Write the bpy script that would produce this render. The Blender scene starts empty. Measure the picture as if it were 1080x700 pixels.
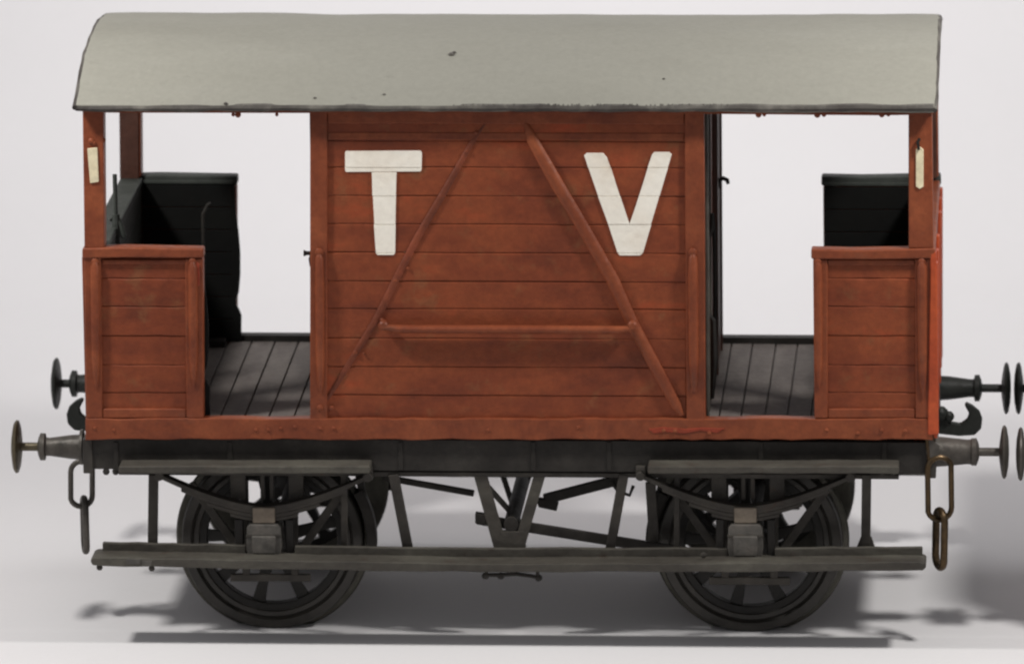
import bpy, math, random
from mathutils import Vector, Matrix
random.seed(7)
sc = bpy.context.scene
C = sc.collection
U = 0.001                      # one design unit = 1 mm
D = 375.0                      # width of the van
# ------------------------------------------------------------------ camera
F = 8640.0
th = math.radians(13.3); ps = math.radians(3.94); ro = -0.0113
fw = Vector((-math.sin(ps)*math.cos(th), math.cos(ps)*math.cos(th), -math.sin(th)))
rt = Vector((math.cos(ps), math.sin(ps), 0))
up = rt.cross(fw)
r2 = (rt + up*ro).normalized(); u2 = (up - rt*ro).normalized()
CAM = -fw*F
def at(px, py, Y=0.0):
    d = r2*((px-540)/F) + u2*((350-py)/F) + fw
    return CAM + d*((Y-CAM.y)/d.y)
WY = 50.0                      # outer face of the near wheels
CAM.z -= at(289, 662, WY).z
cam_d = bpy.data.cameras.new('camera'); cam = bpy.data.objects.new('camera', cam_d); C.objects.link(cam)
M = Matrix.Identity(4)
for i in range(3):
    M[i][0] = r2[i]; M[i][1] = u2[i]; M[i][2] = -fw[i]; M[i][3] = CAM[i]*U
cam.matrix_world = M
cam_d.sensor_fit = 'HORIZONTAL'; cam_d.sensor_width = 36
cam_d.lens = 36*F/1080
cam_d.clip_start = 0.1; cam_d.clip_end = 200
cam_d.dof.use_dof = True; cam_d.dof.focus_distance = (F+20)*U; cam_d.dof.aperture_fstop = 6.0
sc.camera = cam

# ------------------------------------------------------------------ materials
def mat(name, cols, rough=0.55, scale=18, bump=0.15, bscale=90, metal=0.0, spec=0.25, streak=None, grime=None, coat=0.0, mottle=.16):
    m = bpy.data.materials.new(name); m.use_nodes = True
    nt = m.node_tree; N = nt.nodes; L = nt.links
    b = N['Principled BSDF']
    tc = N.new('ShaderNodeTexCoord'); mp = N.new('ShaderNodeMapping')
    L.new(tc.outputs['Object'], mp.inputs['Vector'])
    if streak: mp.inputs['Scale'].default_value = streak
    n1 = N.new('ShaderNodeTexNoise'); n1.inputs['Scale'].default_value = scale; n1.inputs['Detail'].default_value = 6; n1.inputs['Roughness'].default_value = .62
    L.new(mp.outputs[0], n1.inputs['Vector'])
    cr = N.new('ShaderNodeValToRGB'); e = cr.color_ramp.elements
    n = len(cols)
    e[0].position = .32; e[0].color = (*cols[0], 1); e[1].position = .70; e[1].color = (*cols[-1], 1)
    for i in range(1, n-1):
        x = e.new(.32 + .38*i/(n-1)); x.color = (*cols[i], 1)
    L.new(n1.outputs['Fac'], cr.inputs['Fac'])
    out = cr.outputs['Color']
    if grime:
        n3 = N.new('ShaderNodeTexNoise'); n3.inputs['Scale'].default_value = grime[1]; n3.inputs['Detail'].default_value = 8; n3.inputs['Roughness'].default_value = .7
        L.new(tc.outputs['Object'], n3.inputs['Vector'])
        r3 = N.new('ShaderNodeValToRGB'); r3.color_ramp.elements[0].position = grime[2]; r3.color_ramp.elements[1].position = grime[2]+.1
        L.new(n3.outputs['Fac'], r3.inputs['Fac'])
        mx = N.new('ShaderNodeMix'); mx.data_type = 'RGBA'
        ml = N.new('ShaderNodeMath'); ml.operation = 'MULTIPLY'; ml.inputs[1].default_value = grime[3]
        L.new(r3.outputs['Color'], ml.inputs[0]); L.new(ml.outputs[0], mx.inputs[0])
        L.new(out, mx.inputs[6]); mx.inputs[7].default_value = (*grime[0], 1)
        out = mx.outputs[2]
    n4 = N.new('ShaderNodeTexNoise'); n4.inputs['Scale'].default_value = 130; n4.inputs['Detail'].default_value = 5; n4.inputs['Roughness'].default_value = .75
    L.new(tc.outputs['Object'], n4.inputs['Vector'])
    r4 = N.new('ShaderNodeMapRange'); r4.inputs['From Min'].default_value = .3; r4.inputs['From Max'].default_value = .7
    r4.inputs['To Min'].default_value = 1-mottle; r4.inputs['To Max'].default_value = 1+mottle
    L.new(n4.outputs['Fac'], r4.inputs['Value'])
    vm = N.new('ShaderNodeVectorMath'); vm.operation = 'SCALE'; L.new(out, vm.inputs[0]); L.new(r4.outputs[0], vm.inputs['Scale']); out = vm.outputs[0]
    L.new(out, b.inputs['Base Color'])
    b.inputs['Metallic'].default_value = metal
    b.inputs['Specular IOR Level'].default_value = spec
    b.inputs['Coat Weight'].default_value = coat
    n2 = N.new('ShaderNodeTexNoise'); n2.inputs['Scale'].default_value = bscale; n2.inputs['Detail'].default_value = 4
    L.new(tc.outputs['Object'], n2.inputs['Vector'])
    mr = N.new('ShaderNodeMapRange'); mr.inputs['To Min'].default_value = max(0, rough-.12); mr.inputs['To Max'].default_value = min(1, rough+.14)
    L.new(n1.outputs['Fac'], mr.inputs['Value']); L.new(mr.outputs[0], b.inputs['Roughness'])
    bp = N.new('ShaderNodeBump'); bp.inputs['Strength'].default_value = bump; bp.inputs['Distance'].default_value = .003
    L.new(n2.outputs['Fac'], bp.inputs['Height']); L.new(bp.outputs[0], b.inputs['Normal'])
    return m
RED = mat('red_brown_paint', [(.125,.029,.013), (.182,.041,.016), (.222,.053,.019), (.30,.053,.018)], .52, 11, .5, 55, grime=((.20,.085,.035), 26, .56, .45), streak=(.6,1,1.4))
DRED = mat('dull_brown_paint', [(.10,.028,.014), (.15,.038,.018), (.22,.055,.024)], .55, 22, .4, 80, grime=((.26,.06,.028), 24, .55, .6))
DBR = mat('dark_brown_door_and_shade', [(.045,.018,.012), (.065,.026,.017), (.09,.036,.022)], .55, 14, .4, 80)  # brown of the doors, and shade painted on the post insides
REDT = mat('brown_trim_paint', [(.135,.032,.015), (.20,.050,.020), (.26,.070,.027)], .45, 16, .55, 60, grime=((.15,.055,.03), 30, .58, .5))
ORG = mat('orange_end_paint', [(.26,.045,.02), (.40,.068,.024), (.48,.095,.03)], .4, 10, .3, 60)
REDB = mat('fresh_red_touch_up', [(.21,.038,.018), (.29,.045,.022)], .4, 30, .5, 80)
ROOF = mat('grey_roof_paint', [(.195,.189,.158), (.208,.202,.170), (.214,.208,.176), (.224,.218,.186)], .6, 11, .22, 120, streak=(.35,1,1), grime=((.14,.13,.11), 45, .64, .5), mottle=.06)
EAVE = mat('dark_eave_paint', [(.04,.034,.03), (.075,.068,.06), (.15,.14,.12)], .6, 25, .4, 90)
CREAM = mat('cream_lettering', [(.74,.66,.55), (.84,.79,.69), (.87,.83,.74)], .6, 14, .2, 120, grime=((.45,.25,.16), 55, .66, .7), mottle=.05)
CREAM2 = mat('yellowed_label', [(.60,.52,.34), (.72,.65,.46)], .6, 30, .2, 100)
BLK = mat('black_paint', [(.010,.009,.008), (.018,.016,.014), (.028,.025,.022)], .55, 14, .3, 80)
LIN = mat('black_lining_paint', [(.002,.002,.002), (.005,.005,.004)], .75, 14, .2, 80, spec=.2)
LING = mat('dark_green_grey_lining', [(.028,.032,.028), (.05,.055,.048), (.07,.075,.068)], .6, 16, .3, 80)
SOLE = mat('dark_underframe_paint', [(.014,.012,.010), (.024,.021,.018), (.040,.036,.031)], .6, 22, .4, 80)
GRY = mat('weathered_grey_paint', [(.038,.033,.028), (.064,.058,.048), (.10,.094,.076)], .55, 18, .45, 90, streak=(.4,1,1), grime=((.045,.028,.02), 30, .58, .6))
GRD = mat('dark_grey_frame_paint', [(.025,.021,.018), (.045,.040,.034), (.065,.058,.048)], .55, 18, .4, 90, grime=((.06,.03,.018), 35, .6, .5))
BOX = mat('worn_axle_box_paint', [(.06,.056,.05), (.095,.088,.078), (.13,.115,.10)], .55, 40, .5, 90)
TAN = mat('bare_tan_buckle', [(.16,.13,.10), (.24,.20,.155)], .6, 40, .4, 90)
PLK = mat('grey_floor_board', [(.080,.068,.062), (.135,.117,.107), (.18,.16,.145)], .7, 16, .4, 80, streak=(1.6,.4,1))
WHL = mat('black_wheel_paint', [(.010,.009,.008), (.02,.018,.015)], .45, 20, .3, 80)
TYR = mat('dark_tyre_metal', [(.022,.020,.017), (.045,.040,.034)], .38, 18, .25, 90, metal=.35, spec=.5)
FLG = mat('worn_flange_metal', [(.05,.047,.038), (.10,.095,.078)], .42, 18, .25, 90, metal=.4)
STL = mat('worn_steel_tread', [(.13,.115,.09), (.22,.20,.16)], .4, 30, .2, 90, metal=.6)
BRS = mat('dull_brass_wire', [(.03,.022,.014), (.085,.055,.028), (.05,.035,.022)], .35, 60, .3, 90, metal=.7)
BUF = mat('buffer_metal', [(.045,.041,.035), (.085,.076,.066), (.11,.10,.086)], .45, 40, .4, 90, metal=.3)
BUFH = mat('buffer_head_metal', [(.08,.065,.04), (.12,.10,.066)], .4, 40, .3, 90, metal=.5)
BUFD = mat('dark_buffer_metal', [(.012,.014,.012), (.024,.026,.023)], .5, 40, .4, 90)
PAPER = mat('matt_white_sheet', [(.745,.73,.732), (.765,.75,.752)], .85, 3, .02, 30, spec=.15, mottle=.012)

# ------------------------------------------------------------------ mesh builder
class MB:
    def __init__(s): s.v = []; s.f = []
    def add(s, vs, fs):
        b = len(s.v); s.v += [Vector(x) for x in vs]; s.f += [[b+i for i in f] for f in fs]; return s
    def box(s, x0, x1, y0, y1, z0, z1, j=0):
        r = lambda: random.uniform(-j, j)
        vs = [(x+r(), y, z+r()) for x in (x0, x1) for y in (y0, y1) for z in (z0, z1)]
        return s.add(vs, [(0,1,3,2), (4,6,7,5), (0,4,5,1), (2,3,7,6), (0,2,6,4), (1,5,7,3)])
    def pb(s, px0, py0, px1, py1, Y, dep, j=0):     # box whose front face shows at these picture bounds
        mx, my = (px0+px1)/2, (py0+py1)/2
        return s.box(at(px0, my, Y).x, at(px1, my, Y).x, Y, Y+dep, at(mx, py1, Y).z, at(mx, py0, Y).z, j)
    def prism(s, pts, y0, y1):                      # pts: (x, z) outline
        n = len(pts)
        a = sum(pts[i][0]*pts[(i+1) % n][1]-pts[(i+1) % n][0]*pts[i][1] for i in range(n))
        if a < 0: pts = pts[::-1]
        vs = [(x, y0, z) for x, z in pts] + [(x, y1, z) for x, z in pts]
        fs = [tuple(range(n)), tuple(range(2*n-1, n-1, -1))] + [(i, n+i, n+(i+1) % n, (i+1) % n) for i in range(n)]
        return s.add(vs, fs)
    def pp(s, pts, Y, dep):
        q = [at(x, y, Y) for x, y in pts]
        return s.prism([(p.x, p.z) for p in q], Y, Y+dep)
    def bar(s, a, b, w, t):                         # flat bar between two points in an X-Z plane; w across, t in depth
        a, b = Vector(a), Vector(b); d = (b-a).normalized(); n = d.cross(Vector((0,1,0))).normalized()*w/2
        y = Vector((0,t/2,0))
        vs = [a-n-y, a+n-y, a+n+y, a-n+y, b-n-y, b+n-y, b+n+y, b-n+y]
        return s.add(vs, [(0,1,2,3), (7,6,5,4), (0,4,5,1), (1,5,6,2), (2,6,7,3), (3,7,4,0)])
    def pbar(s, p0, p1, w, Y, t): return s.bar(at(*p0, Y), at(*p1, Y), w, t)
    def lathe(s, c, axis, prof, seg=32, caps=True):  # prof: (distance along axis, radius)
        c = Vector(c); ax = Vector(axis); e1 = Vector((0,0,1)) if abs(ax.z) < .9 else Vector((1,0,0)); e2 = ax.cross(e1)
        vs = []; fs = []
        for d, r in prof:
            for k in range(seg):
                a = 2*math.pi*k/seg; vs.append(c+ax*d+(e1*math.cos(a)+e2*math.sin(a))*r)
        for i in range(len(prof)-1):
            for k in range(seg):
                k2 = (k+1) % seg; fs.append((i*seg+k, i*seg+k2, (i+1)*seg+k2, (i+1)*seg+k))
        if caps:
            fs.append(tuple(range(seg-1, -1, -1))); b = (len(prof)-1)*seg; fs.append(tuple(b+k for k in range(seg)))
        return s.add(vs, fs)
    def tube(s, pts, r, seg=10, closed=False):
        pts = [Vector(p) for p in pts]; n = len(pts); vs = []; fs = []
        rr = r if isinstance(r, (list, tuple)) else [r]*n
        ref = None
        for i, p in enumerate(pts):
            if closed: t = (pts[(i+1) % n]-pts[i-1]).normalized()
            else: t = (pts[min(i+1, n-1)]-pts[max(i-1, 0)]).normalized()
            if ref is None: ref = t.orthogonal().normalized()
            ref = (ref - t*ref.dot(t)).normalized(); b = t.cross(ref)
            for k in range(seg):
                a = 2*math.pi*k/seg; vs.append(p+(ref*math.cos(a)+b*math.sin(a))*rr[i])
        m = n if closed else n-1
        for i in range(m):
            j = (i+1) % n
            for k in range(seg):
                k2 = (k+1) % seg; fs.append((i*seg+k, i*seg+k2, j*seg+k2, j*seg+k))
        if not closed:
            fs.append(tuple(range(seg-1, -1, -1))); fs.append(tuple((n-1)*seg+k for k in range(seg)))
        return s.add(vs, fs)
    def bead(s, c, r, sq=(1, .6, 1)):
        vs = []; fs = []; R, S = 6, 10; c = Vector(c)
        for i in range(R+1):
            a = math.pi*i/R
            for k in range(S):
                b = 2*math.pi*k/S
                vs.append(c+Vector((r*sq[0]*math.sin(a)*math.cos(b), r*sq[1]*math.sin(a)*math.sin(b), r*sq[2]*math.cos(a))))
        for i in range(R):
            for k in range(S):
                k2 = (k+1) % S; fs.append((i*S+k, (i+1)*S+k, (i+1)*S+k2, i*S+k2))
        return s.add(vs, fs)
    def build(s, name, m, parent=None, far=False, bev=.8, smooth=30, mx=None):
        vs = [v.copy() for v in s.v]
        flip = False
        if far: vs = [Vector((v.x, D-v.y, v.z)) for v in vs]; flip = not flip
        if mx is not None: vs = [Vector((2*mx-v.x, v.y, v.z)) for v in vs]; flip = not flip
        o0 = Vector((0,0,0))
        me = bpy.data.meshes.new(name)
        me.from_pydata([tuple(v*U) for v in vs], [], [f[::-1] if flip else f for f in s.f])
        me.materials.append(m)
        import bmesh
        bm = bmesh.new(); bm.from_mesh(me); bmesh.ops.remove_doubles(bm, verts=bm.verts, dist=1e-7); bmesh.ops.recalc_face_normals(bm, faces=bm.faces); bm.to_mesh(me); bm.free()
        for p in me.polygons: p.use_smooth = True
        me.set_sharp_from_angle(angle=math.radians(smooth))
        o = bpy.data.objects.new(name, me); C.objects.link(o)
        if parent: o.parent = parent
        if bev:
            b = o.modifiers.new('bevel', 'BEVEL'); b.width = bev*U; b.segments = 2; b.limit_method = 'ANGLE'; b.angle_limit = math.radians(35); b.harden_normals = True
        return o
def each(mb, name, *a, **k):                       # one mesh per separate piece
    par = list(range(len(mb.v)))
    def fd(i):
        while par[i] != i: par[i] = par[par[i]]; i = par[i]
        return i
    for f in mb.f:
        for j in f[1:]: par[fd(f[0])] = fd(j)
    isl = {}
    for f in mb.f: isl.setdefault(fd(f[0]), []).append(f)
    out = []
    for fs in isl.values():
        ids = sorted({i for f in fs for i in f}); mp = {v: n for n, v in enumerate(ids)}
        q = MB(); q.v = [mb.v[i] for i in ids]; q.f = [[mp[i] for i in f] for f in fs]
        out.append(q.build(name, *a, **k))
    return out
def tag(o, label, cat, group=None, kind=None):
    o['label'] = label; o['category'] = cat
    if group: o['group'] = group
    if kind: o['kind'] = kind
    return o
def wob(pts, a): return [(x+random.uniform(-a, a), y+random.uniform(-a, a)) for x, y in pts]

van = bpy.data.objects.new('brake_van', None); C.objects.link(van)
tag(van, 'red-brown model railway brake van with grey arched roof and cream letters T and V', 'brake van')

# ------------------------------------------------------------------ planked panel helper
def planks(mb, px0, px1, lines, Y, dep, back=2.0, gap0=.35, jx=0):
    for a, b in zip(lines[:-1], lines[1:]):
        q = random.uniform(-.6, .6); gap = gap0*random.uniform(.6, 1.9)
        mx, my = (px0+px1)/2, (a+b)/2
        x0, x1 = at(px0, my, Y).x, at(px1, my, Y).x
        z1, z0 = at(mx, a, Y).z-gap/2, at(mx, b, Y).z+gap/2
        n = 6; w = [random.uniform(-.45, .45) for _ in range(n+1)]; w2 = [random.uniform(-.45, .45) for _ in range(n+1)]
        top = [(x0+(x1-x0)*i/n, z1+w[i]) for i in range(n+1)]; bot = [(x0+(x1-x0)*i/n, z0+w2[i]) for i in range(n+1)]
        mb.prism(bot+top[::-1], Y+q, Y+dep)
    mb.pb(px0, lines[0], px1, lines[-1], back, Y+dep-back-.3)

# ------------------------------------------------------------------ cabin sides
CP = [122,149,177,207,237,267,297,326,357,387,417,443]
for far in (False, True):
    m = MB(); planks(m, 344, 724, CP, 3.5, 12, back=5.2); side = m.build('cabin_side', RED, van, far, bev=1.25)
    m = MB(); m.pp([(327,117),(345,117),(345,444),(327,444)], 0, 15); m.build('cabin_post', REDT, side, far, bev=1.2)
    m = MB(); m.pp([(722,117),(742.5,117),(744,444),(724,444)], 0, 15); m.build('cabin_post', REDT, side, far, bev=1.2)
    m = MB(); m.pb(345.4, 119, 721.6, 131, 1.6, 10); m.pb(345.4, 140, 721.6, 147.5, 2.6, 10); m.build('top_rail', REDT, side, far, bev=1.2)
    for x, w in ((336.5, 5.0), (730.5, 5.5)):       # half-round handrails on the posts
        m = MB(); ys = [266, 272, 300, 340, 380, 404, 414]; rr = [1.2, w*.85, w, w, w*.95, w*.7, 1.0]
        m.tube([at(x+i*.3, y, -1.2) for i, y in enumerate(ys)], rr, 12)
        m.bead(at(x, 266, -1), 4.6); m.bead(at(x+1, 411 if x > 500 else 430, -1), 3.6)
        m.build('post_handrail', REDT, side, far, bev=0)
    # diagonal braces
    m = MB()
    m.tube([at(x, y, 2.6) for x, y in ((512,130),(497,152),(470,200),(440,251),(418,294),(398,335),(377,369),(350,413),(341,428))], [.6,2.6,3.6,3.8,3.8,3.9,3.4,2.6,.6], 12)
    for v in m.v: v.y = 3.1+(v.y-2.6)*.42
    m.build('diagonal_brace', DRED, side, far, bev=0)
    m = MB()
    m.tube([at(x, y, 1.2) for x, y in ((554,130),(561,147),(586,192),(616,242),(646,295),(667,342),(690,385),(713,427),(719,438))], [2.0,6.2,7.0,6.6,7.0,6.6,6.6,5.6,2.6], 12)
    for v in m.v: v.y = 2.6+(v.y-1.2)*.72
    m.build('diagonal_brace', REDT, side, far, bev=0)
    m = MB()
    m.tube([at(400,344,-6), at(420,347,-6.5), at(540,347.5,-6.5), at(650,348,-6.5), at(669,346,-6)], [2.4,4.4,4.7,4.4,2.4], 12)
    for x in (404, 667):
        m.lathe(at(x, 344, -9), (0,1,0), [(0,3.2),(1.5,5.2),(5,5.2),(14,4.0)], 14)
    m.build('side_handrail', REDT, side, far, bev=0)
    m = MB()
    for x, y, r in ((375,372,2.8),(403,338,2.6),(384,373,1.8),(417,296,2),(430,283,1.8),(350,430,2.6),(492,160,2),(502,140,2)):
        m.bead(at(x, y, 1.8), r)
    each(m, 'rivet', REDT, side, far, bev=0)

# ------------------------------------------------------------------ lettering T and V, painted plank by plank
def clip(poly, y0, y1):
    def half(P, f):
        o = []
        for i in range(len(P)):
            a, b = P[i], P[(i+1) % len(P)]; fa, fb = f(a), f(b)
            if fa >= 0: o.append(a)
            if (fa >= 0) != (fb >= 0):
                t = fa/(fa-fb); o.append((a[0]+(b[0]-a[0])*t, a[1]+(b[1]-a[1])*t))
        return o
    P = half(poly, lambda p: p[1]-y0)
    return half(P, lambda p: y1-p[1]) if len(P) > 2 else []
LET = {'T': [[(365,159.5),(443,159),(444.5,161),(444.5,179),(443,181),(365,181.5),(364,180),(364,161)], [(392,181.9),(418,181.9),(416.5,267),(415,269),(398,269),(396.4,267)]],
       'V': [[(616,164),(619,161.5),(636,161.5),(640,166),(663.9,237),(641.5,237)], [(688,163),(690,160.5),(706,160.5),(708.5,163),(686.4,237),(664.1,237)], [(641.6,237.2),(686.3,237.2),(677.5,267),(675,269.5),(654,269.5),(652,267)]]}
for far in (False, True):
    for ch, polys in LET.items():
        m = MB()
        for P in polys:
            m.pp(P, 3.0, 1.2)
            for a, b in zip(CP[:-1], CP[1:]):
                q = clip(P, a+.35, b-.35)
                if len(q) > 2: m.pp([(x+random.uniform(-.6,.6), y) for x, y in q], 2.2+random.uniform(-.2,.2), .9)
        mx = None
        if far:
            # mirrored so that it reads the right way round from the other side
            cx = at(535, 215, 0).x
            m.build('letter', CREAM, van, True, bev=.25, mx=cx)
        else: m.build('letter', CREAM, van, bev=.25)

# ------------------------------------------------------------------ rails, sole bars, floor
for far in (False, True):
    m = MB(); xs = [90+14.9*i for i in range(61)]
    tp = [(x, 441.5+random.uniform(-.6,.6)) for x in xs]; bt = [(x, 463.5+random.uniform(-.9,.9)) for x in xs]
    m.pp(bt+tp[::-1], -.8, 15)
    rail = m.build('bottom_rail', REDT, van, far, bev=1.2)
    m = MB()
    m.pp(wob([(684,453),(700,450.5),(722,451.5),(740,450),(765,452),(757,456),(738,455),(722,457.5),(705,456),(690,458)], .8), -1.6, 3)
    m.build('filler_patch', REDB, rail, far, bev=.8)
    m = MB()
    for x in (700,712,748,872,905,930,955): m.bead(at(x, 455+random.uniform(-2,2), -1.5), 2.4)
    each(m, 'rivet', REDT, rail, far, bev=0)
    m = MB()
    for x in (270,283,296,311,338,352,515,610,100,120): m.bead(at(x, 452+random.uniform(-2,2), -1), 2.2)
    each(m, 'rivet', REDT, rail, far, bev=0)
    m = MB(); m.pb(97, 464, 978, 497, 6, 14); 
    for x in (120,240,420,560,640,800,930): m.pb(x, 466, x+5, 496, 4.6, 3)
    for x in (112,122,930,942,950): m.bead(at(x, 497, 8), 4)
    m.build('sole_bar', SOLE, van, far, bev=1.2)
    m = MB(); m.pb(125, 498, 948, 503, 9, 12); m.build('sole_bar_flange', GRD, van, far, bev=.8)
    m = MB(); m.pp([(88,115),(984,117),(984,121),(930,122),(760,120.5),(540,121),(330,119.5),(88,119)], -1.5, 16); 
    for x, r in ((251,3.4),(246,2.2),(292,2),(800,3.4),(806,2.2),(862,3.6),(869,2.6),(930,3.2),(937,2.2)): m.bead(at(x, 121, 2), r)
    m.build('cant_rail', REDT, van, far, bev=.8)
FZ = at(270, 443, 0).z
x0, x1 = at(108, 443).x, at(968, 443).x
m = MB(); x = x0
while x < x1-4:
    w = random.uniform(23, 27); q = random.uniform(-.4,.4)
    m.box(x, min(x+w-1.6, x1), 15.5, D-15.5, FZ-6, FZ+q); x += w
m.box(x0, x1, 15.5, D-15.5, FZ-12, FZ-3)
m.build('veranda_floor', PLK, van, bev=.7)
# the raised kerb plank at the far door openings (inside of the bottom rail)
for (a, b) in ((215, 327), (744, 858)):
    m = MB(); m.box(at(a,443).x, at(b,443).x, D-15.2, D-.4, FZ-2, FZ+7); m.build('door_sill', BLK, van, bev=.8)

# ------------------------------------------------------------------ corner posts and side screens
SP = [272, 294, 323.5, 354, 385, 414, 436.5]
for far in (False, True):
    for end in (0, 1):
        m = MB()
        if end == 0: m.pp([(87,117),(109,117),(110,262),(89,262)], 0, 22)
        else: m.pp([(958.5,119),(983,119),(984.5,262),(958.5,262)], 0, 22)
        post = m.build('corner_post', REDT, van, far, bev=1.4)
        m = MB(); m.pp([(88,121),(109.4,121),(110,258),(89.6,258)] if end == 0 else [(958.2,121),(982,121),(983,258),(958.2,258)], 22.2, 1.6); m.build('inner_lining', DBR, post, far, bev=.4)  # inner face of the post, its shade put into dark brown colour
        m = MB(); P = [(92,157),(102.5,156),(104,192),(95,193.5)] if end == 0 else [(966,158),(970,155),(974,158),(974,197),(970,199.5),(966,197)]
        m.pp(P, -1.8, 2.6); m.build('label_clip', CREAM2, post, far, bev=.6)
        m = MB()
        if end == 0:
            m.bead(at(96,149,-1), 3.4); m.bead(at(108.5,148,4), 3.2); m.bead(at(99,151,-1), 2.4); each(m, 'rivet', REDT, post, far, bev=0)
        else:
            m.tube([at(969,158,-3), at(968,150,-3.5), at(970,146,-3)], 1.6, 8); m.build('clip_hook', BLK, post, far, bev=0)
        # screen
        if end == 0: a, b, pa, pb_ = 88, 214, 105, 197
        else: a, b, pa, pb_ = 857, 984, 872, 966
        m = MB(); planks(m, pa, pb_, SP, 4.0, 12, back=5.6)
        scr = m.build('side_screen', RED, van, far, bev=1.25)
        m = MB()
        if end == 0:
            m.pp([(88.5,262.6),(106,262.6),(108,441),(91,441)], 0, 15); m.pp([(195,273),(214,273),(214.5,441),(196.5,441)], .2, 15)
            m.pp([(108,274),(196,274),(196,279),(108,279)], 1.2, 10)
            m.pp([(108,431),(196.4,431),(196.4,441),(108,441)], 1.2, 10)
        else:
            m.pp([(857.5,274),(873,274),(873,441),(859,441)], 0, 15); m.pp([(965,273),(984.5,273),(986,441),(965.5,441)], .2, 15)
            m.pp([(873,274),(965,274),(965,280),(873,280)], 1.2, 10)
            m.pp([(873,431),(965,431),(965,441),(873,441)], 1.2, 10)
        m.build('screen_frame', REDT, scr, far, bev=1.4)
        m = MB()
        if end == 0: m.pp([(86.5,262),(130,261),(180,262),(214.5,262.5),(214.5,272.6),(130,272),(86.5,273)], -2.2, 18)
        else: m.pp([(855.5,263),(900,264),(950,263),(986.5,262),(987,273),(920,274),(855.5,273.6)], -2.2, 18)
        m.build('capping_rail', LING if far else REDT, scr, far, bev=2.0)
        bars = ((100,5.0,410),(203,5.0,408)) if end == 0 else ((862.5,4.4,410),(972,5.2,420))
        for x, w, yb in bars:
            m = MB(); ys = [274, 281, 300, 340, 375, yb-16, yb]
            m.tube([at(x+i*.25, y, -.8) for i, y in enumerate(ys)], [1.2, w, w, w, w*.95, w*.75, .8], 12)
            m.bead(at(x, 276, -.4), 4.2)
            m.build('screen_handrail', REDT, scr, far, bev=0)
        if end == 0:
            m = MB(); m.pp(wob([(206.5,276),(210,279),(210.5,300),(207.5,303),(205.5,290)], .5), -1.2, 3); m.build('filler_patch', REDB, scr, far, bev=.6)
        # black lining boards on the inside face
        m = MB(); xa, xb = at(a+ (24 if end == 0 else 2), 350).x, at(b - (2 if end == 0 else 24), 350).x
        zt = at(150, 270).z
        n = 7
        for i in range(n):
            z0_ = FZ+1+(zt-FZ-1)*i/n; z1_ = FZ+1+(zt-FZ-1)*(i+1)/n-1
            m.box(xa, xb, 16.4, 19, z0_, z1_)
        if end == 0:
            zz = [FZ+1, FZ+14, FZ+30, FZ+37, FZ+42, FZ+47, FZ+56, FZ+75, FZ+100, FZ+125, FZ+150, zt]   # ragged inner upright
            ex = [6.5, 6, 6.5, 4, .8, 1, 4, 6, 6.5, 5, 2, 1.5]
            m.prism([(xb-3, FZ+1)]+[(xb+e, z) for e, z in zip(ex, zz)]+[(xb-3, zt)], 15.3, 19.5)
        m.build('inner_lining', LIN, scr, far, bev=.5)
        m = MB(); m.box(xa, xb, 15.8, 19.5, zt+.5, zt+4); m.build('lining_cap', LING, scr, far, bev=.6)
# end walls, planked, capped
for end in (0, 1):
    if end == 0: xo, xi = at(90,350).x, at(112,350).x
    else: xo, xi = at(984.5,350).x, at(964,350).x
    zt = at(150, 272).z
    m = MB(); n = 7
    xm = xo + (xi-xo)*.65
    for i in range(n):
        m.box(min(xo,xm), max(xo,xm), 22.2, D-22.2, FZ-4+(zt-FZ+4)*i/n, FZ-4+(zt-FZ+4)*(i+1)/n-1.2)
    ew = m.build('end_wall', ORG if end else RED, van, bev=.8)
    m = MB(); m.box(min(xo,xi)-1.4, max(xo,xi)+1.4, 16.5, D-16.5, zt+.3, zt+9); m.build('capping_rail', REDT if end else LING, ew, bev=2)
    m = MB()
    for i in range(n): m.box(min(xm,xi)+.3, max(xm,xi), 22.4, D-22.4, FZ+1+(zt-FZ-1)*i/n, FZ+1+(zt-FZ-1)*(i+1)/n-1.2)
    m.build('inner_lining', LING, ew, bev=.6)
    m = MB(); s = 1 if end else -1
    for y in (.2, 60, 130, 245, 315, D-12): 
        if end: m.box(xo+.4, xo+4.2, y, y+12, FZ-16, zt-2)
        else: m.box(xo-3.4, xo-.4, max(y,20), min(y, D-34)+12, FZ-16, zt-2)
    each(m, 'end_stanchion', ORG if end else REDT, ew, bev=1.2)
    if end:
        m = MB(); m.pp(wob([(980.5,300),(981,268),(987.6,266),(989,330),(989.5,458),(979,459),(979,380)], .5), -2.4, 12); m.build('corner_strip', ORG, ew, bev=1.4)
    # bottom end rail and buffer beam
    m = MB(); m.box(min(xo,xi), max(xo,xi), 15.3, D-15.3, at(100,463).z, FZ-4.3); m.build('end_rail', ORG if end else REDT, ew, bev=1)
    xa, xb = (at(87,480).x, at(97,480).x) if end == 0 else (at(978.5,480).x, at(987,480).x)
    m = MB(); m.box(xa, xb, 3, D-3, at(100,500).z, at(100,463.8).z); m.build('buffer_beam', GRD, van, bev=1)
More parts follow.
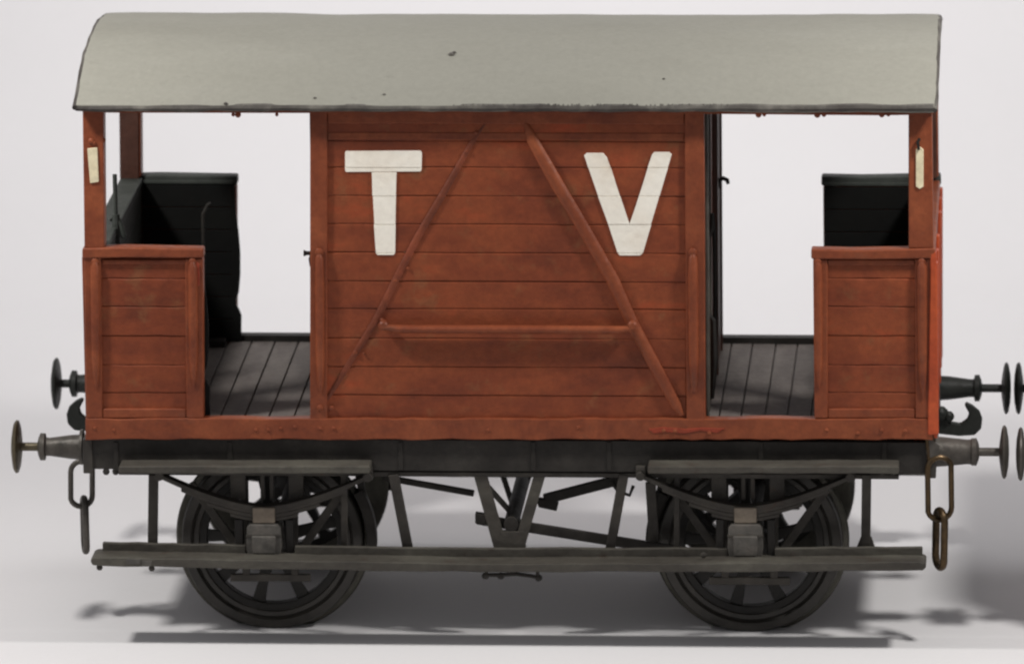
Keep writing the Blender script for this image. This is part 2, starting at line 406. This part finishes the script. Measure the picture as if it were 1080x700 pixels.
    # arched tie beam under the roof
HR = 48.8
EZ = at(540, 112, -16).z       # eave height (top surface edge)
def roof_z(y, h=HR, w=16): 
    t = (y+w)/(D+2*w); u = abs(2*t-1)
    return EZ + h*(1-u**2.15)
for end in (0, 1):
    xa, xb = (at(89,118).x, at(107,118).x) if end == 0 else (at(961,118).x, at(982,118).x)
    m = MB(); ys = [1+(D-2)*i/16 for i in range(17)]
    n = len(ys); vs = []
    for x in (xa, xb):
        vs += [(x, y, at(540,121).z) for y in ys] + [(x, y, max(roof_z(y)-9, at(540,121).z+2)) for y in ys]
    fs = []
    for i in range(n-1):
        fs += [(i,i+1,n+i+1,n+i), (2*n+i,3*n+i,3*n+i+1,2*n+i+1), (i,2*n+i,2*n+i+1,i+1), (n+i,n+i+1,3*n+i+1,3*n+i)]
    fs += [(0,n,3*n,2*n), (n-1,3*n-1,4*n-1,2*n-1)]
    m.add(vs, fs); m.build('roof_arch', REDT, van, bev=.8)
# cabin end walls with doors
for end in (0, 1):
    xa, xb = (at(328,300).x, at(336,300).x) if end == 0 else (at(735,300).x, at(743,300).x)
    xo = xa if end == 0 else xb; s = -1 if end == 0 else 1
    m = MB(); nn = 13; zt = at(540,121).z; w = (D-31)/nn
    for i in range(nn):
        y = 15.5+w*i; m.box(xa, xb, y, y+w-1.2, FZ+.5, max(zt, roof_z(y+w/2)-11))
    ce = m.build('cabin_end', REDT if end == 0 else RED, van, bev=.8)
    dm = MB(); da, db = 215, 320
    lo, hi = min(xo, xo+s*3), max(xo, xo+s*3)
    for y in (da, da+35, da+70): dm.box(lo+.2, hi+.2, y, y+33.6, FZ+2, zt-20)
    door = dm.build('cabin_door', DBR, ce, bev=.8)
    dm = MB(); 
    for y in (da-6, db+2): dm.box(lo-.2, hi+2.4, y, y+5, FZ+1, zt-14)
    dm.box(lo-.2, hi+2.4, da-6, db+7, zt-19, zt-14)
    dm.build('door_frame', DBR, door, bev=.8)
    dm = MB()
    if end == 0:
        c = at(330, 267, 30); dm.tube([(xo, 30, c.z), (xo-7, 30, c.z), (xo-10, 30, c.z)], [2.2,2.2,3.6], 10); dm.tube([(xo,30,c.z+2),(xo-3,30,c.z-6),(xo-2,30,c.z-14)], 2, 8)
        dm.build('door_handle', BLK, ce, bev=0)
    else:
        def q(px, py, Y): return at(px, py, Y)
        Yh = 290
        dm.tube([q(757,196,Yh), q(759,190,Yh), q(763,188,Yh), q(767,190,Yh), q(768,194,Yh)], [2,2.2,2.4,2.4,1.8], 10); dm.tube([q(750,200,Yh), q(757,198,Yh), q(758,190,Yh)], 2.2, 8)
        dm.build('lamp_hook', BLK, ce, bev=0)
        dm = MB(); Yh = 120
        xs_ = xo+5
        zc = [at(750, y, Yh).z for y in (232,240,300,360,372,402,412)]
        dm.tube([(xs_-4,Yh,zc[0]),(xs_,Yh,zc[1]),(xs_+1,Yh,zc[2]),(xs_,Yh,zc[3]),(xs_-4,Yh,zc[4])], 2.2, 8)
        dm.build('end_handrail', BLK, ce, bev=0)
        dm = MB(); Yh = 60
        dm.tube([(xs_-4,Yh,at(750,330,Yh).z),(xs_+1.5,Yh,at(750,338,Yh).z),(xs_+2.5,Yh,at(750,380,Yh).z),(xs_,Yh,at(750,420,Yh).z)], [2,3,4,2], 8)
        dm.tube([(xs_-4,Yh,at(750,255,Yh).z),(xs_+1,Yh,at(750,238,Yh).z),(xs_+1,Yh,at(750,225,Yh).z)], [2,3.4,2], 8)
        each(dm, 'door_latch', BLK, ce, bev=0)
        dm = MB()
        for y in (18, 40, 90): dm.box(xo+.3, xo+3.4, y, y+7, FZ+2, zt-3)
        each(dm, 'end_batten', GRY, ce, bev=.8)

# ------------------------------------------------------------------ roof
m = MB(); nx, ny = 60, 40
xa, xb = at(79.8,108,-16).x, at(986,112,-16).x
import mathutils
def nz(x, y, s, a): return a*mathutils.noise.noise(Vector((x/s, y/s, 3.1)))
top = []; bot = []
for i in range(nx+1):
    for j in range(ny+1):
        y = -16+(D+32)*j/ny; t = j/ny
        skew = 5*max(0, t-.35) if i < nx/2 else 2*t
        x = xa+(xb-xa)*i/nx + (skew if i == 0 else 0) + (nz(0, y, 22, 1.6) if i in (0, nx) else 0)
        if i == nx: x += 2*t + 1.5*math.sin(t*9)*.5 - 14*max(0, t-.6)
        z = roof_z(y)+nz(x, y, 60, 1.4)+nz(x, y+500, 250, 1.6)
        yy = y + (nz(x, 0, 35, 1.0) if j in (0, ny) else 0)
        th_ = 6.5
        top.append((x, yy, z)); bot.append((x, yy + (1.2 if j == 0 else -1.2 if j == ny else 0), z-th_+ (nz(x, 9, 18, 1.2) if j in (0, ny) else 0)))
K = ny+1; vs = top+bot; B = len(top); fs = []; edge = []
for i in range(nx):
    for j in range(ny):
        a = i*K+j; fs.append((a, a+K, a+K+1, a+1)); fs.append((B+a, B+a+1, B+a+K+1, B+a+K))
for i in range(nx): fs.append((i*K, B+i*K, B+(i+1)*K, (i+1)*K)); a = i*K+ny; fs.append((a, a+K, B+a+K, B+a))
for j in range(ny): fs.append((j, j+1, B+j+1, B+j)); a = nx*K+j; fs.append((a, B+a, B+a+1, a+1))
m.add(vs, fs); roof = m.build('roof', ROOF, van, bev=1.4, smooth=50)
m = MB()
for far in (False, True):
    m = MB(); px = [80+ (985-80)*i/50 for i in range(51)]
    m.tube([at(x, 114.0+random.uniform(-.5,.5), -13.5) for x in px], [4.0+random.uniform(-.6,.6) for _ in px], 8)
    for k in range(110):
        x = random.uniform(470,790) if k < 108 else random.uniform(85,980); h = random.uniform(-.5,1.2)
        m.tube([at(x, 114, -15.5), at(x+random.uniform(-.4,.4), 110.5-h, -15)], [random.uniform(.8,2.2), .5], 6)
    m.build('rain_strip', EAVE, roof, far, bev=0)
m = MB()
def on_roof(px, py):
    y = -10.0
    for _ in range(60):
        p = at(px, py, y); e = p.z-roof_z(y)
        y += e*-1.0 if False else (roof_z(y)-p.z)*-.9
        y = min(max(y, -15), D*.75)
    return at(px, py, y)
for px, py, r in ((476,58,3.2),(479,56,2),(700,84,1.6),(238,110,2.2),(332,104,1.6),(405,100,1.5)):
    Y = -15
    best = min((abs(at(px,py,k).z-roof_z(k)), k) for k in range(-15, 200))[1]
    p = at(px, py, best); m.bead((p.x, p.y, roof_z(best)+.4), r, (1,1,.7))
m.build('paint_blob', EAVE, roof, bev=0)

for i_, e in ((0, -1), (nx, 1)):
    m = MB(); pts = [top[i_*K+j] for j in range(0, K, 2)]
    m.tube([(x+e*.6, y, z-3.2) for x, y, z in pts], [2.6+random.uniform(-.5,.7) for _ in pts], 8)
    m.build('end_strip', EAVE, roof, bev=0)
# brake standard seen over the left end wall
m = MB(); yb = 110
m.tube([at(123,262,yb), at(122,226,yb)], 4.5, 10); m.tube([at(122,228,yb), at(121,184,yb)], 2.4, 10)
m.tube([at(116,232,yb), at(121,226,yb), at(127,236,yb), at(131,250,yb)], 3, 8)
m.build('lamp_iron', LING, van, bev=0)
# brake column and seat in the dark corner of the left veranda
m = MB(); yb = 300
m.tube([at(216,385,yb), at(214,224,yb)], 1.8, 10); m.tube([at(214,226,yb), at(219,216,yb), at(222,214,yb)], 1.6, 8)
m.build('brake_column', SOLE, van, bev=0)
m = MB(); 
for px, Y in ((200, 240), (228, 330)): 
    p = at(px, 370, Y); m.box(p.x-16, p.x+10, Y, Y+16, FZ, FZ+8)
each(m, 'floor_block', BLK, van, bev=1.5)

def FT(x):                                          # the foot board sags a little in the middle
    P = ((95,583),(260,586.5),(500,590),(800,589.5),(980,588))
    for (a, b), (c, d) in zip(P[:-1], P[1:]):
        if x <= c: return b+(d-b)*(x-a)/(c-a)
    return P[-1][1]
# ------------------------------------------------------------------ step boards
for far in (False, True):
    for a, b in ((125, 390), (683, 948)):
        m = MB(); n = 12; Y = -22
        xs = [a+(b-a)*i/n for i in range(n+1)]
        m.pp([(x, 491.5+random.uniform(-.4,.4)) for x in xs]+[(x, 499.5+random.uniform(-.5,.5)) for x in xs[::-1]], Y, 29)
        m.build('upper_step_board', GRY, van, far, bev=1.6)
    m = MB(); Y = -34; n = 30
    xs = [103+(970-103)*i/n for i in range(n+1)]
    m.pp([(95,590),(99,588)]+[(x, FT(x)+4+random.uniform(-.5,.5)) for x in xs]+[(976,594),(977,598),(973,602)]+[(x, FT(x)+13.5+random.uniform(-.7,.7)) for x in xs[::-1]]+[(97,596)], Y, 38)
    fb = m.build('foot_board', GRY, van, far, bev=1.8)
    m = MB()
    for a, b in ((108,259),(311,768),(817,973)):
        n = 8; xs = [a+(b-a)*i/n for i in range(n+1)]
        m.pp([(x, FT(x)-11.5+random.uniform(-.7,.7)) for x in xs]+[(x, FT(x)-1.2) for x in xs[::-1]], -6, 6)
    each(m, 'foot_board_riser', GRY, fb, far, bev=1.2)
    m = MB(); 
    for a, b, y in ((133,148,589),(150,160,591)): m.pp(wob([(a,y),(b,y),(b,y+6),(a,y+6)], .6), -34.6, 1.4)
    each(m, 'bare_patch', BOX, fb, far, bev=.5)
    m = MB()
    for x, y in ((105,598),(160,599),(966,597),(742,585)): m.bead(at(x, y, -20), 3.4)
    each(m, 'rivet', GRD, fb, far, bev=0)
    # hangers
    m = MB()
    m.pbar((162,500),(161,581), 10.5, 8, 5); m.pbar((914,500),(913,582), 10, 8, 5); m.pp([(908,566),(919,566),(924,581),(902,581)], 6, 5)
    m.pbar((363,500),(363,584), 7, 12, 5); m.pbar((714,500),(714,585), 6, 12, 5)
    m.pbar((415,500),(432,587), 11, 8, 4); m.pbar((658,500),(642,587), 10.5, 10, 4); m.pbar((686,508),(690,570), 11, 30, 6)
    each(m, 'foot_board_hanger', GRD, van, far, bev=.9)
# ------------------------------------------------------------------ brake gear (near side V hanger, levers, pull rods)
m = MB()
m.pbar((506,498),(531,588), 14, 12, 4); m.pbar((570,498),(544,588), 12, 12, 4)
m.pp([(528,560),(552,560),(556,588),(524,588)], 9.5, 8)
each(m, 'v_hanger', GRY, van, bev=.9)
m2 = MB()
m2.pbar((530,500),(545,545), 6, 200, 4); m2.pbar((556,500),(540,548), 11, 200, 5)
each(m2, 'v_hanger', SOLE, van, bev=.9)
m = MB(); m.pbar((510,508),(548,550), 6, 60, 4); m.build('brake_link', BOX, van, bev=.7)
m = MB(); m.pbar((404,503),(500,520), 6.5, 70, 6); m.build('push_rod', SOLE, van, bev=1)
m = MB(); m.pbar((574,526),(655,505), 11, 70, 7); m.pp([(565,526),(583,527),(589,531),(587,539),(568,535)], 66, 10); m.build('push_rod', SOLE, van, bev=1)
m = MB(); m.pbar((503,547),(760,588), 11, 24, 6); m.pp([(501,541),(514,543),(512,555),(501,552)], 20, 10); m.build('brake_lever', SOLE, van, bev=1.2)
m = MB(); m.lathe(at(539,553,10), (0,1,0), [(0,8),(D-20,8)], 16); m.build('cross_shaft', SOLE, van, bev=.5)
m = MB(); m.tube([at(510,606,-8), at(525,606,-8), at(545,605,-8), at(560,607,-8), at(569,609,-8)], 2.2, 8)
for x, y in ((512,607),(528,607),(568,609)): m.bead(at(x, y, -8), 4)
for x in (513,540,567): m.tube([at(x,600,-8), at(x,606,-8)], 2, 6)
m.build('brake_rod', SOLE, van, bev=0)
m = MB(); m.tube([at(645,508,60), at(652,518,60), at(664,522,60), at(668,512,60)], 2, 8); m.build('pipe', SOLE, van, bev=0)
# inner frame that keeps the underside dark
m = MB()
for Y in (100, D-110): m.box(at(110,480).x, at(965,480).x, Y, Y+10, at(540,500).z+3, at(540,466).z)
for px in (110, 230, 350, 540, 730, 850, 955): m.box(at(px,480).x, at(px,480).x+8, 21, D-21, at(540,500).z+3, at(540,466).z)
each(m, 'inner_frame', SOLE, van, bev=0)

# ------------------------------------------------------------------ wheels, springs, axle boxes
R = 97.0
for cx_ in (287.5, 791.5):
    c0 = at(cx_, 600, WY); xc = c0.x
    for far in (False, True):
        wheel = MB().lathe((xc, WY, R), (0,1,0), [(0,9),(-6,12),(-7,16),(-5,21),(2,23),(14,23),(18,16)], 32).build('wheel', WHL, van, far, bev=0)
        # tyre with tread, flange and raised rim line
        m = MB()
        prof = [(3,77),(.5,79),(0,83.5),(1.2,85),(-1.5,87.5),(-1.8,95.5),(0,97)]
        prof2 = [(0,97),(16,98.5),(17.5,103),(20,105),(22.5,103),(23,98),(21,84),(19,77),(3,77)]
        m.lathe((xc, WY, R), (0,1,0), prof+[(16,98.5),(16.2,77),(3,77)], 96, caps=False); tyre = m.build('tyre', TYR, wheel, far, bev=0, smooth=25)
        m = MB(); m.lathe((xc, WY, R), (0,1,0), [(16.5,78),(16.5,98.5),(17.5,103),(20,105),(22.5,103),(23,98),(21,84),(19,78),(16.5,78)], 96, caps=False); m.build('flange', FLG, wheel, far, bev=0)
        m = MB()
        for k in range(9):
            a = 2*math.pi*(k+.5)/9 + .12
            d = Vector((math.sin(a), 0, -math.cos(a))); p = Vector((xc, WY+9, R))
            n = Vector((d.z, 0, -d.x)); y = Vector((0,1,0)); vs = []
            for rr, w, t in ((18,8,7),(50,5.6,5),(79,8.5,6)):
                q_ = p+d*rr; vs += [q_-n*w-y*t*.6, q_+n*w-y*t*.6, q_+n*w*.7+y*t, q_-n*w*.7+y*t]
            fs = [(0,1,2,3),(11,10,9,8)]
            for i in (0,4):
                for j in range(4): fs.append((i+j, i+4+j, i+4+(j+1)%4, i+(j+1)%4))
            m.add(vs, fs)
        m.lathe((xc, WY+8, R), (0,1,0), [(-6,70),(-6,79),(8,79),(8,70),(-6,70)], 64, caps=False)
        m.build('spokes', WHL, wheel, far, bev=1.4)
        # axle guard, box, spring
        Y = 26
        m = MB()
        for sx in (-1, 1):
            X = xc+sx*22; X2 = xc+sx*27
            m.prism([(X,60),(X+sx*8,60),(X+sx*9,170),(X,170)], Y, Y+4)
            m.bar((X+sx*5, Y+2, 84), (X+sx*62, Y+2, 166), 9, 4)
        m.prism([(xc-43,58),(xc+43,58),(xc+43,66),(xc-43,66)], Y-.5, Y+5.5)
        m.build('axle_guard', GRD, van, far, bev=.9)
        m = MB(); zb = at(cx_, FT(cx_)-1, -6).z; zt_ = at(cx_, 551, 0).z; zs = at(cx_, 537, 0).z
        xc2 = xc - 3
        m.prism([(xc2-17,zb),(xc2+17,zb),(xc2+19,zb+12),(xc2+18,zt_-4),(xc2+15,zt_),(xc2-15,zt_),(xc2-18,zt_-4),(xc2-19,zb+12)], -8, 26)
        m.prism([(xc2-12,zb+3),(xc2+12,zb+3),(xc2+13,zt_-12),(xc2-13,zt_-12)], -11, -7.8)
        ab = m.build('axle_box', BOX, van, far, bev=1.8)
        m = MB(); m.prism([(xc2-19,zt_-14),(xc2+19,zt_-14),(xc2+19,zt_-11),(xc2-19,zt_-11)], -9.2, -7); m.build('box_lid_hinge', GRD, ab, far, bev=.5)
        m = MB()
        for sx in (-1,1): m.box(xc2+sx*27-4.5, xc2+sx*27+4.5, -2, 8, zb-2, zt_+4)
        each(m, 'axle_box_guide', BLK, ab, far, bev=1.5)
        # leaf spring: three leaves
        sp = None
        ztip = at(cx_, 506, 0).z; zm = at(cx_, 551, 0).z+3
        for li, (hw, th_) in enumerate(((112,5.0),(88,4.5),(60,4.5),(36,4.0))):
            m = MB(); n = 24; off = li*4.4
            P = []; Q = []
            for i in range(n+1):
                u = -1+2*i/n; X = xc2+u*hw
                f = (abs(u)*hw/112)**1.55
                z = zm+8+(ztip-zm-8)*f - off*1.0 + 7
                P.append((X, z)); Q.append((X, z-th_))
            m.prism(Q+P[::-1], -2, 12)
            if sp is None: sp = m.build('leaf_spring', GRD, van, far, bev=.8)
            else: m.build('leaf', GRD, sp, far, bev=.8)
        m = MB(); m.box(xc2-12, xc2+12, -5, 14, zt_+.4, zs+3); m.build('spring_buckle', TAN, sp, far, bev=1.4)
        m = MB()
        for sx in (-1, 1): m.lathe((xc2+sx*111, -4, ztip+4), (0,1,0), [(0,5),(20,5)], 12); m.box(xc2+sx*111-5, xc2+sx*111+5, 0, 12, ztip, ztip+14)
        m.build('spring_shackle', GRD, sp, far, bev=.8)
        m = MB()
        for dx in (-32, -6, 4, 30): 
            w = 8 if abs(dx) > 20 else 2.2
            m.box(xc+dx-w, xc+dx+w, 16, 22, zs+6, zs+42)
        each(m, 'spring_stop', GRD, sp, far, bev=.8)
        # brake block and hanger on the inner side of each wheel
        s = 1 if cx_ < 500 else -1
        m = MB(); pts = []; q2 = []
        for i in range(9):
            a = math.radians(-6+36*i/8); pts.append((xc+s*(R+4)*math.cos(a), R+(R+4)*math.sin(a))); q2.append((xc+s*(R+15)*math.cos(a), R+(R+15)*math.sin(a)))
        m.prism(pts+q2[::-1], WY+2, WY+16); m.bar((xc+s*(R+9), WY+9, R), (xc+s*(R-4), WY+9, 170), 8, 5)
        m.build('brake_block', SOLE, van, far, bev=1)
    m = MB(); m.lathe((xc, 20, R), (0,1,0), [(0,7),(D-40,7)], 16); m.build('axle', SOLE, van, bev=0)

# ------------------------------------------------------------------ buffers, hooks, chains
BZ = at(70, 471, 45).z
XL = at(88, 470, 45).x; XR = at(984, 471, 45).x
def buffer(parent, X, s, Y, z, mm, hm, fat=1.0, L=0):
    m = MB(); ax = (s,0,0)
    m.lathe((X, Y, z), ax, [(0,19),(3,19),(3.2,13.5*fat),(14,12.8*fat),(36,9.8*fat**1.6),(40,10*fat**1.6),(41,14.5),(46,14.7),(48,10),(49,6)], 28)
    b = m.build('buffer', mm, parent, bev=0)
    m = MB(); m.lathe((X, Y, z), ax, [(46,4.6),(66+L,4.6),(68+L,7)], 16); m.build('buffer_shank', hm, b, bev=0)
    m = MB(); m.lathe((X, Y, z), ax, [(66+L,7),(67+L,14),(68.6+L,24),(70+L,28),(72+L,28.6),(74+L,26),(76+L,15),(76.6+L,4)], 40); m.build('buffer_head', hm, b, bev=0)
buffer(van, XL, -1, 45, BZ, BUF, BUFH); buffer(van, XL, -1, D-45, BZ, BUFD, BUFD, 1, -8)
buffer(van, XR, 1, 45, BZ, BUF, BUF, 1.2, 4); buffer(van, XR, 1, D-45, BZ, BUFD, BUFD, 1.0, 4)
def hookpts(): return [(984,438),(998,440),(1001,445),(1013,447),(1020,442),(1022,436),(1017,427),(1019,424.5),(1026,428),(1033,434),(1036,442),(1035,452),(1028,459),(1012,460),(984,457)]
hm_ = at(984,450,D/2).x
for s in (1, -1):
    mx = None if s == 1 else (hm_+at(122,450,D/2).x)/2
    m = MB(); m.pp(hookpts(), D/2-4, 8); h = m.build('coupling_hook', BUFD, van, bev=2.2, mx=mx)
    m = MB(); p = at(992,436,D/2); m.bead((p.x, D/2-2, p.z), 9, (1,1,1)); m.bead((p.x+9, D/2-4, p.z-2), 6, (1,1,1)); m.build('draw_bar_plate', BUFD, h, bev=0, mx=mx)
    m = MB()
    def link(c, hw, hh, r, ang, tilt=0):
        pts = []; n = 10
        for k in range(2*n):
            a = math.pi*2*k/(2*n); x = hw*math.cos(a); z = hh*math.sin(a)
            zz = (hh-hw)*(1 if z > 0 else -1); 
            x = hw*math.cos(a); z = zz+hw*math.sin(a)
            x, z = x*math.cos(tilt)-z*math.sin(tilt), x*math.sin(tilt)+z*math.cos(tilt)
            pts.append(Vector(c)+Vector((x*math.cos(ang), x*math.sin(ang), z)))
        return pts
def chain(links, mm, name='safety_chain'):
    first = None
    for (px, py, Y, hw, hh, r, ang, tilt) in links:
        p = at(px, py, Y); m = MB(); m.tube(link((p.x, Y, p.z), hw, hh, r, math.radians(ang), tilt), r, 10, True)
        if first is None: first = m.build(name, mm, van, bev=0)
        else: m.build('link', mm, first, bev=0)
# chains hang beside the buffers
chain([(981.5,467,4,3.5,20,2.2,10,.10),(991,515,4,13,34,3.0,14,.0),(991.5,568,4,11,31,4.0,115,.03)], BRS)
chain([(86,510,78,11.8,25,3.0,8,-.04),(89.5,553,78,9,29,3.6,105,-.05)], BUF)
m = MB(); m.tube([at(84,488,78), at(88,480,78), at(96,478,78)], 2.6, 8); m.build('chain_eye', BUF, van, bev=0)
m = MB(); m.tube([at(976,454,4), at(980,447,6), at(984,450,14)], 2.4, 8); m.pp([(977,462),(984,464),(991,470),(989,484),(982,486),(977,478)], 2, 4); m.build('chain_plate', BUF, van, bev=1)

# ------------------------------------------------------------------ neighbouring wagon, only its buffers reach into the frame
wag = bpy.data.objects.new('wagon', None); C.objects.link(wag)
tag(wag, 'dark wagon at the picture edge, only its two round buffer heads showing', 'wagon')
OX = at(1076,475,45).x - (XL-72)
X0 = XL+OX
buffer(wag, X0, -1, 45, BZ-2, BUF, BUF); buffer(wag, X0-4, -1, D-45, BZ, BUFD, BUFD)
zf = at(540,463).z; LW = 560
m = MB()
for i in range(7): m.box(X0+4, X0+LW, 0, 12, zf+i*30, zf+i*30+28.8); m.box(X0+4, X0+LW, D-12, D, zf+i*30, zf+i*30+28.8); m.box(X0, X0+12, 12.2, D-12.2, zf+i*30, zf+i*30+28.8); m.box(X0+LW-10, X0+LW+2, 12.2, D-12.2, zf+i*30, zf+i*30+28.8)
m.box(X0+12.2, X0+LW-10.2, 12.2, D-12.2, zf, zf+8)
m.build('wagon_body', GRY, wag, bev=.8)
m = MB(); m.box(X0, X0+LW, 6, 20, zf-36, zf-.5); m.box(X0, X0+LW, D-20, D-6, zf-36, zf-.5); m.box(X0-1, X0+9, 20.2, D-20.2, zf-36, zf-.5); m.build('wagon_frame', SOLE, wag, bev=1)
for dx in (125, 435):
    for far in (False, True):
        m = MB(); m.lathe((X0+dx, WY, R), (0,1,0), [(4,20),(4,74),(0,78),(0,97),(16,98.5),(20,105),(23,98),(20,77),(12,20)], 64); m.build('wheel', WHL, wag, far, bev=0)
        m = MB(); m.box(X0+dx-18, X0+dx+18, 0, 26, 75, 120); m.build('axle_box', GRD, wag, far, bev=2)
        m = MB(); m.prism([(X0+dx-100,zf-38),(X0+dx-40,130),(X0+dx+40,130),(X0+dx+100,zf-38),(X0+dx+90,zf-38),(X0+dx+36,122),(X0+dx-36,122),(X0+dx-90,zf-38)], 2, 12); m.build('leaf_spring', GRD, wag, far, bev=.5)

# ------------------------------------------------------------------ white sweep: table sheet that curves up behind
m = MB(); prof = [(-3500,0),(1500,0)]
for k in range(1, 25):
    a = math.pi/2*k/24; prof.append((1500+900*math.sin(a), 900*(1-math.cos(a))))
prof.append((2400, 3500))
xw = 4200; vs = []; fs = []
for y, z in prof: vs += [(-xw, y, z), (xw, y, z)]
for i in range(len(prof)-1): fs.append((2*i, 2*i+1, 2*i+3, 2*i+2))
m.add(vs, fs); bd = m.build('backdrop', PAPER, None, bev=0, smooth=60)
bd['kind'] = 'structure'; bd['label'] = 'matt white paper sweep under and behind the model'

# ------------------------------------------------------------------ light: two studio lamps, high left and right, soft room light and added backdrop fills
def lamp(name, loc, tgt, size, power, col):
    d = bpy.data.lights.new(name, 'AREA'); d.shape = 'DISK'; d.size = size*U; d.energy = power; d.color = col
    o = bpy.data.objects.new(name, d); C.objects.link(o); o.location = Vector(loc)*U
    o.rotation_euler = (Vector(tgt)-Vector(loc)).to_track_quat('-Z', 'Y').to_euler(); return o
lamp('studio_lamp', (880, -300, 1200), (0, 350, 150), 125, 11.2, (1, .98, .955))
lamp('studio_lamp', (-880, -300, 1200), (0, 350, 150), 125, 11.2, (1, .98, .955))
bl = lamp('backdrop_fill', (0, 1200, 1150), (0, 2400, 720), 3400, 11.6, (1, .985, .985))  # unseen fill, added to brighten the sweep
bl.data.shape = 'RECTANGLE'; bl.data.size_y = 300*U
lamp('backdrop_fill', (0, 800, 1900), (0, 1500, 300), 1200, 9.5, (1, .985, .985))  # unseen fill from above, added to lift the floor behind and under the van
w = bpy.data.worlds.new('World'); sc.world = w; w.use_nodes = True
w.node_tree.nodes['Background'].inputs[0].default_value = (.97, .965, 1.0, 1)
w.node_tree.nodes['Background'].inputs[1].default_value = .29
sc.view_settings.view_transform = 'Standard'; sc.view_settings.look = 'None'
sc.view_settings.exposure = 0; sc.view_settings.gamma = 1
sc.render.filter_size = 2.2
try: sc.cycles.filter_width = 2.3
except Exception: pass
